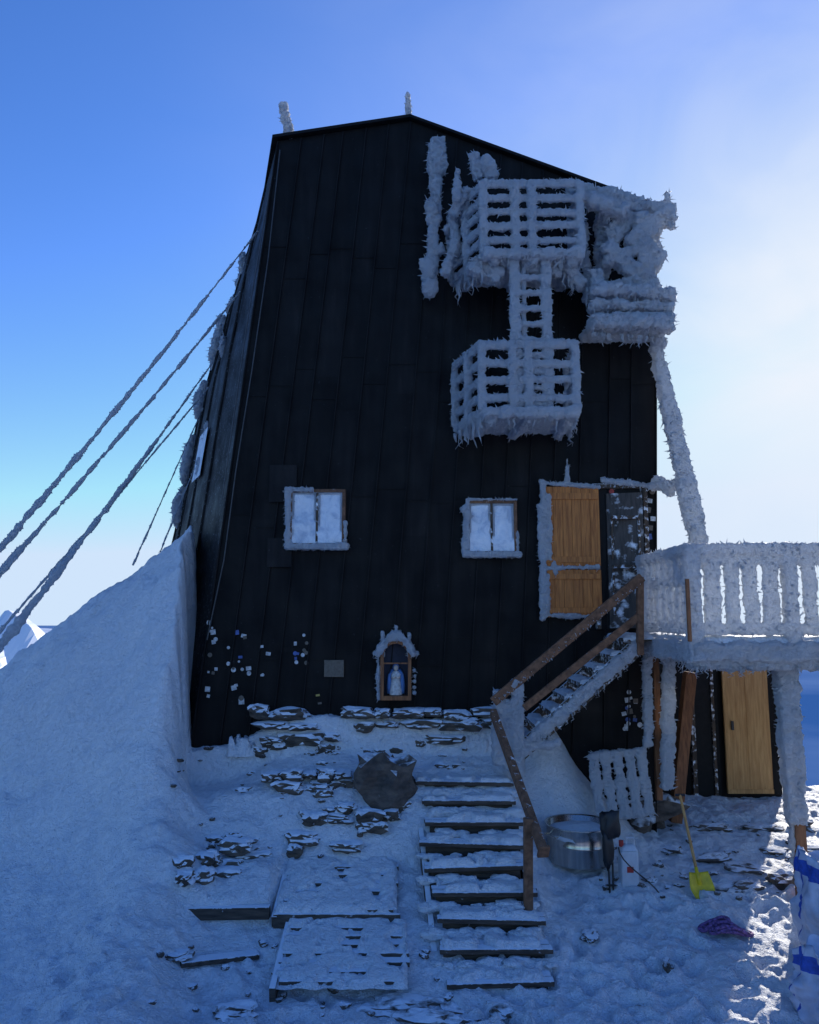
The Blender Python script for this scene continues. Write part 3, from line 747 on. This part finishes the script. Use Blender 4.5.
course(250,350,780,776,2,.25); course(290,352,812,810,2,.25); course(196,332,852,838,2,.38); course(350,415,818,822,2,.3); course(172,225,872,864,1,.3)
tw.obj('terrace_wall',M_STONE)
r1=MB(); c=G(383,800); r1.rock((c.x,c.y+.15,c.z+.24),.34,.32,.30,91,.75,.3,.65); r1.obj('boulder',M_ROCK)
r1=MB(); c=G(647,828); r1.rock((c.x,c.y+.15,c.z+.18),.36,.34,.26,37,.7,.4,.6); r1.obj('boulder',M_ROCK)
sl_=MB()
for (u,v,sx,sz) in ((716,858,.30,.06),(745,868,.25,.05),(740,886,.28,.05),(783,882,.20,.12),(710,828,.3,.06),(760,828,.3,.05),(800,826,.2,.08),(672,850,.15,.04),(650,880,.1,.03),(775,850,.2,.04),(815,850,.3,.05),(668,965,.05,.04),
    (410,1005,.35,.05),(455,1012,.2,.04),(375,1012,.22,.04),(235,1012,.2,.05),(180,955,.12,.03),(590,935,.08,.03),(430,1018,.3,.05),(500,1010,.12,.03)):
    c=G(u,v); sl_.rock((c.x,c.y,c.z-.005),sx,.15,sz,k,.6,U(-.4,.4),.2); k+=1
for _ in range(130):
    q0=R(); u,v=(U(600,819),U(820,900)) if q0<.35 else ((U(150,460),U(940,1020)) if q0<.7 else (U(170,480),U(745,880)))
    c=G(u,v); s=U(.012,.05); sl_.rock((c.x,c.y,c.z),s*1.4,s,s*.6,k,.4,U(0,3),.4); k+=1
sl_.obj('rock_slabs',M_ROCK)

# ------------------------------------------------------------------ lower staircase
ls=empty('lower_staircase')
pt=MB(); cap=MB(); rs=MB(); N=9
for i in range(N):
    t=i/(N-1); y=8.25+(10.85-8.25)*t; z=-3.60+(-2.22+3.60)*t+U(-.012,.012)
    xl_=.34-(.34-.10)*t+U(-.05,.05); xr_=1.44-(1.44-1.36)*t+U(-.06,.06); tl=U(-.02,.02)
    for j in range(2):
        ya=y-.02+j*.13; yb_=ya+.12; e0=U(-.03,.03); e1=U(-.03,.03)
        pt.add([(xl_+e0,ya,z-.05-tl),(xr_+e1,ya,z-.05+tl),(xr_+e1,yb_,z-.05+tl),(xl_+e0,yb_,z-.05-tl),(xl_+e0,ya,z-tl),(xr_+e1,ya,z+tl),(xr_+e1,yb_,z+tl),(xl_+e0,yb_,z-tl)],[(3,2,1,0),(4,5,6,7),(0,1,5,4),(1,2,6,5),(2,3,7,6),(3,0,4,7)])
    rs.box(xl_+.05,xr_-.05,y+.06,y+.10,z-.16,z-.052)
    snowcap(cap,xl_+.02+U(0,.05),xr_-U(0,.10),y-.0,y+.27,z+.005,.04+U(0,.03),.022,seed=i*3.1,patch=.26)
    for j in range(12):
        xx=U(xl_-.05,xr_+.05); pt_=.02+.045*R(); cap.rock((xx,y-.05+U(-.02,.05),z-.14),pt_*2.4,pt_*1.6,pt_,i*9+j,.5,0,.1)
for sx in (0,1):
    a=Vector((.30 if sx==0 else 1.42,8.2,-3.90)); b=Vector((.10 if sx==0 else 1.33,10.9,-2.50)); rs.beam(a,b,.06,.20)
pt.obj('treads',M_WOODD,ls,bevel=.006); rs.obj('stringers',M_WOODD,ls); cap.obj('snow_on_treads',M_SNOWCAP,ls,smooth=True)
hr=MB(); a=S(493,712,10.85); b=S(543,850,8.85)
hr.beam(a,b,.085,.12); hr.beam(b,b+(b-a).normalized()*.04,.13,.15)
hr.beam(S(528,818,9.15),Vector((S(528,905,9.15).x,9.15,-3.3)),.10,.10)
hr.obj('handrail',M_RAIL,ls,bevel=.012)
hf=MB(); hf.beam(a+Vector((-.02,0,-.07)),b+Vector((0,0,-.08)),.04,.03); sp_=MB().spikes(hf,600,.015,.05,.012); sp_.obj('handrail_rime',M_RIME,ls)

# ------------------------------------------------------------------ upper staircase
us=empty('upper_staircase')
pt=MB();cap=MB();rs=MB(); N=8
for i in range(N):
    t=i/(N-1); x=1.52+(2.98-1.52)*t; z=-1.68+( -.36+1.68)*t
    pt.box(x-.02,x+.23,10.95,11.82,z-.045,z); snowcap(cap,x-.01,x+.22,10.93,11.84,z,.05,seed=i+40.,patch=.05)
    rs.box(x+.06,x+.09,11.0,11.8,z-.13,z-.047)
for y in (10.93,11.84): rs.beam((1.42,y,-1.92),(3.1,y,-.48),.05,.22)
pt.obj('treads',M_WOODF,us); rs.obj('stringers',M_WOODF,us); cap.obj('snow_on_treads',M_SNOWCAP,us,smooth=True)
fr_=MB(); fr_.beam((1.42,10.88,-1.90),(3.15,10.88,-.42),.06,.14)
for (u0,v0,u1,v1,k_) in ((497,690,498,765,.12),(517,680,518,775,.14),(508,700,509,770,.10),(527,748,560,742,.08)): fr_.beam(S(u0,v0,10.9),S(u1,v1,10.9),k_,k_)
rime('stringer_rime',fr_,us,disp=.07,lump=.07)
ic=MB(); icicles(ic,(1.5,10.88,-1.95),(3.1,10.88,-.56),20,.04,.14,.016); ic.obj('icicles',M_RIME,us,smooth=True)
hr=MB(); hr.beam(S(493,702,10.85),S(642,577,10.85),.07,.13); hr.beam(S(524,708,10.85),S(638,617,10.85),.06,.10)
hr.beam(S(640,577,10.85),S(640,655,10.85),.09,.09)
hr.obj('handrails',M_RAIL,us,bevel=.012)
hf=MB(); hf.beam(S(497,702,10.83),S(640,582,10.83),.05,.05); sp_=MB().spikes(hf,300,.015,.04,.010); sp_.obj('handrail_rime',M_RIME,us)

# ------------------------------------------------------------------ deck
dk=empty('timber_deck')
DX0,DX1,DY0,DY1,DZ=3.02,8.6,9.55,12.6,-.32
fl=MB(); x=3.42
while x<DX1: fl.box(x,x+.135,DY0,DY1,DZ-.05,DZ); x+=.145
y=10.9
while y<11.98: fl.box(2.95,3.41,y,y+.13,DZ-.05,DZ); y+=.14
fl.obj('floor_boards',M_WOODF,dk)
jo=MB()
for y in (9.6,10.6,11.6,12.5): jo.box(3.42,DX1,y,y+.1,DZ-.24,DZ-.052)
jo.obj('joists',M_WOODF,dk)
cap=MB(); snowcap(cap,3.40,DX1,DY0-.03,DY1,DZ,.06,.06,5); snowcap(cap,2.95,3.40,10.88,11.9,DZ,.05,.04,6); cap.obj('snow_on_floor',M_SNOWCAP,dk,smooth=True)
fa=MB(); fa.beam((3.40,DY0-.03,DZ-.12),(DX1,DY0-.03,DZ-.12),.10,.20); fa.beam((3.40,DY0,DZ-.12),(3.40,11.7,DZ-.12),.10,.22)
fa.beam((3.40,DY0+.1,DZ-.27),(DX1,DY0+.1,DZ-.29),.2,.12)
rime('fascia_rime',fa,dk,voxel=.03,disp=.07,lump=.11,dens=140)
ic=MB(); icicles(ic,(3.4,DY0-.03,DZ-.3),(7,DY0-.03,DZ-.3),40,.04,.14,.016); icicles(ic,(3.4,DY0,DZ-.22),(3.4,11.6,DZ-.22),22,.05,.18,.016); ic.obj('icicles',M_RIME,dk,smooth=True)
rl=MB(); ZT=.80
rl.beam((3.45,DY0,ZT),(DX1,DY0,ZT),.12,.12); rl.beam((3.45,DY0,ZT-.14),(DX1,DY0,ZT-.14),.05,.10)
rl.beam((3.45,DY0,ZT),(3.45,11.7,ZT),.12,.12); rl.beam((3.45,DY0,DZ+.14),(DX1,DY0,DZ+.14),.06,.12); rl.beam((3.45,DY0,DZ+.14),(3.45,11.7,DZ+.14),.06,.1)
rl.beam((3.45,DY0,.42),(3.45,11.7,.42),.05,.09)
x=3.45; i=0
while x<DX1:
    big=i%5==0
    if big: rl.beam((x,DY0,DZ-.25),(x,DY0,ZT+.03),.15,.14)
    else: rl.beam((x,DY0,DZ+.1),(x+U(-.01,.01),DY0,ZT-.1),.04,U(.16,.21),up=Vector((1,0,0)))
    x+=.238; i+=1
y=DY0+.24
while y<11.8: rl.beam((3.45,y,DZ+.1),(3.45,y,ZT),.05,.14,up=Vector((0,1,0))); y+=.27
rime('railing_rime',rl,dk,disp=.055,lump=.045,dens=170)
pw=MB()
pw.beam((3.36,9.47,DZ+.0),(3.36,9.47,DZ+.75),.045,.045)
bb=S(801,862,9.9); pw.beam((bb.x,9.9,-3.5),(bb.x-.02,9.9,-.6),.13,.13)
pw.beam(S(690,672,12.3),S(675,822,12.3),.17,.17)
pw.beam(S(655,648,11.6),S(659,800,11.6),.09,.09)
for x in (6.85,8.4): pw.beam((x,12.3,-3.3),(x,12.3,-.58),.13,.13)
pw.beam((8.4,9.9,-3.5),(8.4,9.9,-.6),.14,.14)
pw.obj('posts',M_POST,dk,bevel=.01)
pr=MB()
pr.beam((bb.x-.05,9.86,-2.5),(bb.x-.07,9.86,-.62),.20,.18,taper=1.15)
pr.beam((bb.x-.1,9.9,-3.0),(bb.x-.07,9.9,-2.4),.05,.06)
p=S(669,655,11.4); q_=S(667,788,11.4); pr.beam(p,q_,.15,.12)
p=S(647,655,11.4); q_=S(648,745,11.4); pr.beam(p,q_,.10,.1)
pr.beam(S(700,655,9.7),S(702,668,9.7),.2,.12)
rime('post_rime',pr,dk,disp=.08,lump=.08)

# ------------------------------------------------------------------ annex behind deck with pine door
an=empty('storage_annex')
Y2=13.8
wl=MB(); b=S(776,675,Y2)
wl.box(3.9,b.x,Y2+.02,Y2+3.0,-4.9,-.66)
tone_obj(wl,'walls',M_CLAD,an)
op=MB(); o1=S(692,675,Y2); o2=S(722,795,Y2); op.box(o1.x,o2.x,Y2+.006,Y2+.016,-3.1,-.75); op.obj('dark_doorway',M_VOID,an)
dfm=MB(); dfm.box(o1.x-.07,o1.x,Y2-.05,Y2+.018,-3.1,-.75); dfm.box(o1.x+.30,o1.x+.35,Y2-.03,Y2+.004,-3.05,-.8); dfm.obj('door_frame',M_WOODF,an)
yd=MB(); d1=S(722,675,Y2-.1); d2=S(774,795,Y2-.1)
yd.box(d1.x,d2.x,Y2-.10,Y2-.05,-3.0,-.78)
yd.obj('pine_door',M_YDOOR,an,bevel=.006)
yf2=MB()
for z in (-3.0,-.86): yf2.box(d1.x+.0,d2.x,Y2-.118,Y2-.102,z,z+.07)
yf2.box((d1.x+d2.x)/2-.004,(d1.x+d2.x)/2+.004,Y2-.106,Y2-.1005,-2.9,-.87)
yf2.obj('pine_door_rails',M_YDOOR,an,bevel=.004)
hd=MB(); hd.box(d1.x+.1,d1.x+.14,Y2-.15,Y2-.12,-1.95,-1.8); hd.obj('door_handle',M_BLACK,an)

# ------------------------------------------------------------------ boardwalk, planks
bw=empty('boardwalk'); b_=MB(); c_=MB()
for i in range(6):
    y=9.15+i*.15; z=-3.24+i*.045; b_.box(-1.47+U(-.03,.03),-.13+U(-.06,.03),y,y+.135,z-.05,z)
for i in range(7):
    y=8.15+i*.135; z=-3.55+i*.032; b_.box(-1.30+U(-.03,.03),-.02+U(-.1,.03),y,y+.12,z-.05,z)
b_.beam((-1.33,8.1,-3.66),(-1.33,9.1,-3.42),.06,.16); b_.beam((-1.49,9.1,-3.36),(-1.49,10.1,-3.06),.06,.14); b_.box(-1.5,-.1,9.09,9.13,-3.42,-3.27)
b_.obj('planks',M_PLY,bw,bevel=.005)
def capslope(mb,x0,x1,y0,y1,z0,z1,th,seed,patch=0.0):
    t=MB(); snowcap(t,x0,x1,y0,y1,0,th,.024,seed,patch=patch,dn=.035); t.v=[(x,y,z+z0+(z1-z0)*(y-y0)/(y1-y0)) for x,y,z in t.v]; mb.add(t.v,t.f)
capslope(c_,-1.50,-.14,9.12,10.12,-3.25,-2.965,.035,3,.14); capslope(c_,-1.34,-.02,8.10,9.12,-3.565,-3.32,.03,4,.26)
c_.obj('snow_patches',M_SNOWCAP,bw,smooth=True)
t=MB(); t.beam((-3.12,9.18,-3.30),(-1.55,9.16,-3.27),.10,.13); t.obj('wooden_plank',M_WOODD,bevel=.008)
p=G(180,965,0.01); q_=G(258,956,0.01); t=MB(); t.beam(p,q_,.15,.05); t.obj('wooden_plank',M_WOODD,bevel=.008)

# ------------------------------------------------------------------ small objects
tb=empty('steel_cooking_pot'); r=.43; h=.46; cx_,cy_=2.24,10.75; cz=-3.19
t=MB(); n=48; prof=[(r*.97,0),(r,.03),(r,h*.5),(r+.006,h*.52),(r,h*.54),(r,h-.02),(r+.025,h),(r+.02,h+.012),(r-.012,h),(r-.015,.05),(0.02,.04)]
vs=[];fs=[]
for rr,z in prof:
    for j in range(n): a=2*math.pi*j/n; vs.append((cx_+rr*math.cos(a),cy_+rr*math.sin(a),cz+z))
for i in range(len(prof)-1):
    for j in range(n): fs.append((i*n+j,i*n+(j+1)%n,(i+1)*n+(j+1)%n,(i+1)*n+j))
t.add(vs,fs); t.obj('body',M_STEEL,tb,smooth=True)
hd=MB()
for s_ in (-1,1):
    a0=math.radians(-90+s_*62); p0=Vector((cx_+r*math.cos(a0-.25),cy_+r*math.sin(a0-.25),cz+h-.1)); p3=Vector((cx_+r*math.cos(a0+.25),cy_+r*math.sin(a0+.25),cz+h-.1)); o2_=Vector((math.cos(a0),math.sin(a0),0))*.07
    hd.tube([p0,p0+o2_,p3+o2_,p3],.012,8)
hd.obj('handles',M_STEEL,tb)
sn=MB(); sn.rock((cx_,cy_,cz+h-.15),r*.93,r*.93,.14,5,.2,0,0.2); sn.obj('snow_fill',M_SNOWCAP,tb,smooth=True)
jc=empty('plastic_jerrycan'); c=G(630,884); t=MB(); x,y=c.x,c.y+.05; z=TH(x,y)-.03
t.box(x-.11,x+.11,y-.09,y+.09,z,z+.42); t.add([(x-.11,y-.09,z+.422),(x+.11,y-.09,z+.422),(x+.11,y+.09,z+.422),(x-.11,y+.09,z+.422),(x-.05,y-.05,z+.49),(x+.08,y-.05,z+.49),(x+.08,y+.05,z+.49),(x-.05,y+.05,z+.49)],[(4,5,6,7),(0,1,5,4),(1,2,6,5),(2,3,7,6),(3,0,4,7)])
t.obj('body',M_JERRY,jc,bevel=.02)
t=MB(); t.tube([(x-.08,y,z+.46),(x-.08,y,z+.53)],.03,12); t.obj('cap',M_RED,jc)
t=MB(); t.tube([(x-.02,y,z+.48),(x-.02,y,z+.56),(x+.08,y,z+.56),(x+.08,y,z+.48)],.016,8); t.obj('grip',M_JERRY,jc)
t=MB(); t.box(x-.04,x+.04,y-.094,y-.0905,z+.17,z+.24); t.obj('label',M_RED,jc)
sk=empty('ski_poles'); c=G(610,893); t=MB(); g_=MB(); s_=MB()
for dx_ in (0,.07):
    base=Vector((c.x+dx_*.6,c.y,TH(c.x,c.y)-.02)); top=Vector((c.x+dx_,c.y+.10,base.z+.92))
    t.tube([base,top],.012,8); d=(top-base).normalized()
    g_.tube([top-d*.17,top-d*.14,top-d*.05,top,top+d*.02],[.018,.024,.022,.03,.02],10)
    g_.tube([base+d*.09,base+d*.10,base+d*.11],[.02,.055,.02],12)
    pts=[top+Vector((0,0,-.01))+Vector((.05*math.sin(a*.7),-.03,-.06*a*.5)) for a in range(8)]; s_.tube(pts,.009,6)
t.obj('shafts',M_BLACK,sk); g_.obj('grips_and_baskets',M_BLACK,sk,smooth=True); s_.obj('wrist_straps',M_BLACK,sk)
gl=MB(); gl.rock((c.x+.05,c.y+.05,c.z+.78),.11,.07,.17,3,.5,0,.4); gl.rock((c.x-.0,c.y+.02,c.z+.50),.07,.05,.22,6,.5,0,.3); gl.obj('stuff_sack',M_BLACK,sk,smooth=True)
cb=MB(); q0=Vector((c.x+.1,c.y-.03,c.z+.55)); cb.tube([q0+Vector((.26*(1-math.cos(a*.33)),-.06,-.55*a/8)) for a in range(9)],.009,6); cb.obj('cord',M_BLACK,sk)
shv=empty('snow_shovel'); c=G(698,888); base=Vector((c.x,c.y,c.z+.16)); top=S(680,795,c.y+.45)
d=(top-base).normalized(); t=MB(); t.tube([base+d*.03,top],[.020,.018],10); t.obj('shaft',M_YDOOR,shv)
t=MB(); t.tube([top+Vector((-.06,0,.0)),top+Vector((.06,0,0))],.018,8); t.obj('grip',M_BLACK,shv)
t=MB(); vs=[];fs=[]; nx_,ny_=10,10; side_=Vector((1,0.15,0)).normalized(); nrm=d.cross(side_).normalized()
for j in range(ny_+1):
    for i in range(nx_+1):
        a=i/nx_*2-1; b=j/ny_; wdt=.16*(1-.25*b**2)*(1-.35*max(0,.35-b)*abs(a)*2)
        vs.append(base+side_*(a*wdt)-d*(.34*(1-b)-.02-.05*a*a*(1-b))+nrm*(.05*a*a+.03*(1-b)**2)*(-1))
for j in range(ny_):
    for i in range(nx_): k_=j*(nx_+1)+i; fs.append((k_,k_+1,k_+nx_+2,k_+nx_+1))
bo=t.add(vs,fs).obj('blade',M_YEL,shv,smooth=True); so_=bo.modifiers.new('s','SOLIDIFY'); so_.thickness=.008
t=MB(); t.tube([base-d*.12,base+d*.08],[.03,.022],10); t.obj('socket',M_YEL,shv,smooth=True)
rp_=empty('purple_rope'); c=G(727,937); t=MB(); pts=[]
for i in range(330):
    a=i*.23; n3=noise.noise(Vector((i*.03,3,1))); rr=.08+.10*abs(n3)+.03*math.sin(i*.3)
    cxo=.34*noise.noise(Vector((i*.018,7,2))); cyo=.16*noise.noise(Vector((i*.02,1,9)))
    px_,py_=c.x+cxo+rr*1.3*math.cos(a),c.y+.05+cyo+rr*.8*math.sin(a)
    pts.append((px_,py_,c.z+.03+.13*abs(noise.noise(Vector((i*.07,5,5))))+.07*math.exp(-((px_-c.x)/.15)**2)))
t.tube(pts,.018,6); t.obj('coil',M_PURP,rp_,smooth=True)
pa=empty('wooden_pallet'); t=MB()
def PP(a,b): return Vector((2.62+a*.70-.05*b,11.10+.22*b+.10*a,-2.80+b*.86+.06*a))
for i in range(5): t.beam(PP(i/4,0),PP(i/4,1),.13,.03,up=Vector((0,1,0)))
for b in (.05,.5,.95): t.beam(PP(-.06,b)+Vector((0,.05,0)),PP(1.06,b)+Vector((0,.05,0)),.06,.08)
rime('rimed_slats',t,pa,disp=.06,lump=.06)
# slumped builder's bags
def bulkbag(cx,cy,w_,d_,h_,seed,rot,slump):
    e=empty('bulk_bag'); z0=TH(cx,cy)-.08
    bm=bmesh.new(); bmesh.ops.create_cube(bm,size=1); bmesh.ops.subdivide_edges(bm,edges=bm.edges[:],cuts=40,use_grid_fill=True)
    for f in bm.faces:
        cc=f.calc_center_median(); along=cc.x if abs(cc.y)>abs(cc.x) else cc.y
        f.material_index=1 if (.27<abs(along)<.325 and abs(cc.z)<.5) or (.38<cc.z<.46) else 0
    cr,sr=math.cos(rot),math.sin(rot); s_=seed*5.3
    for v in bm.verts:
        x,y,z=v.co; zz=z+.5; rd=math.hypot(x,y); L=max(abs(x),abs(y))
        if rd>.5: k=1-.35*(rd/.5-1); x*=k; y*=k
        n_=Vector((x,y,0)); n_=n_.normalized() if n_.length>0 else n_
        bul=.88+.2*math.sin(math.pi*min(1,zz*.9+.1))
        fold=abs(noise.noise(Vector((x*3+s_,y*3,zz*2.2))))*.20-.06+.06*abs(noise.noise(Vector((x*6+s_,y*6,zz*10+s_))))
        x=x*bul*w_+n_.x*fold; y=y*bul*d_+n_.y*fold
        top=max(0,(zz-.85)/.15)*(.22*noise.noise(Vector((x*2.5+s_,y*2.5,5)))-.16*(1-min(1,L*2))+(.18 if x<-.2*w_ else 0)*max(0,L*2-.6))
        v.co=Vector((cx+x*cr-y*sr+slump*zz*zz,cy+x*sr+y*cr,z0+zz*h_+top))
    me=bpy.data.meshes.new('bag'); bm.to_mesh(me); bm.free(); me.materials.append(M_FABW); me.materials.append(M_FABB)
    for p in me.polygons: p.use_smooth=True
    link(bpy.data.objects.new('fabric',me),e)
bulkbag(4.05,7.72,.80,.7,.62,1,.35,-.05)
bulkbag(4.56,8.50,.85,.8,1.05,2,.15,-.08)
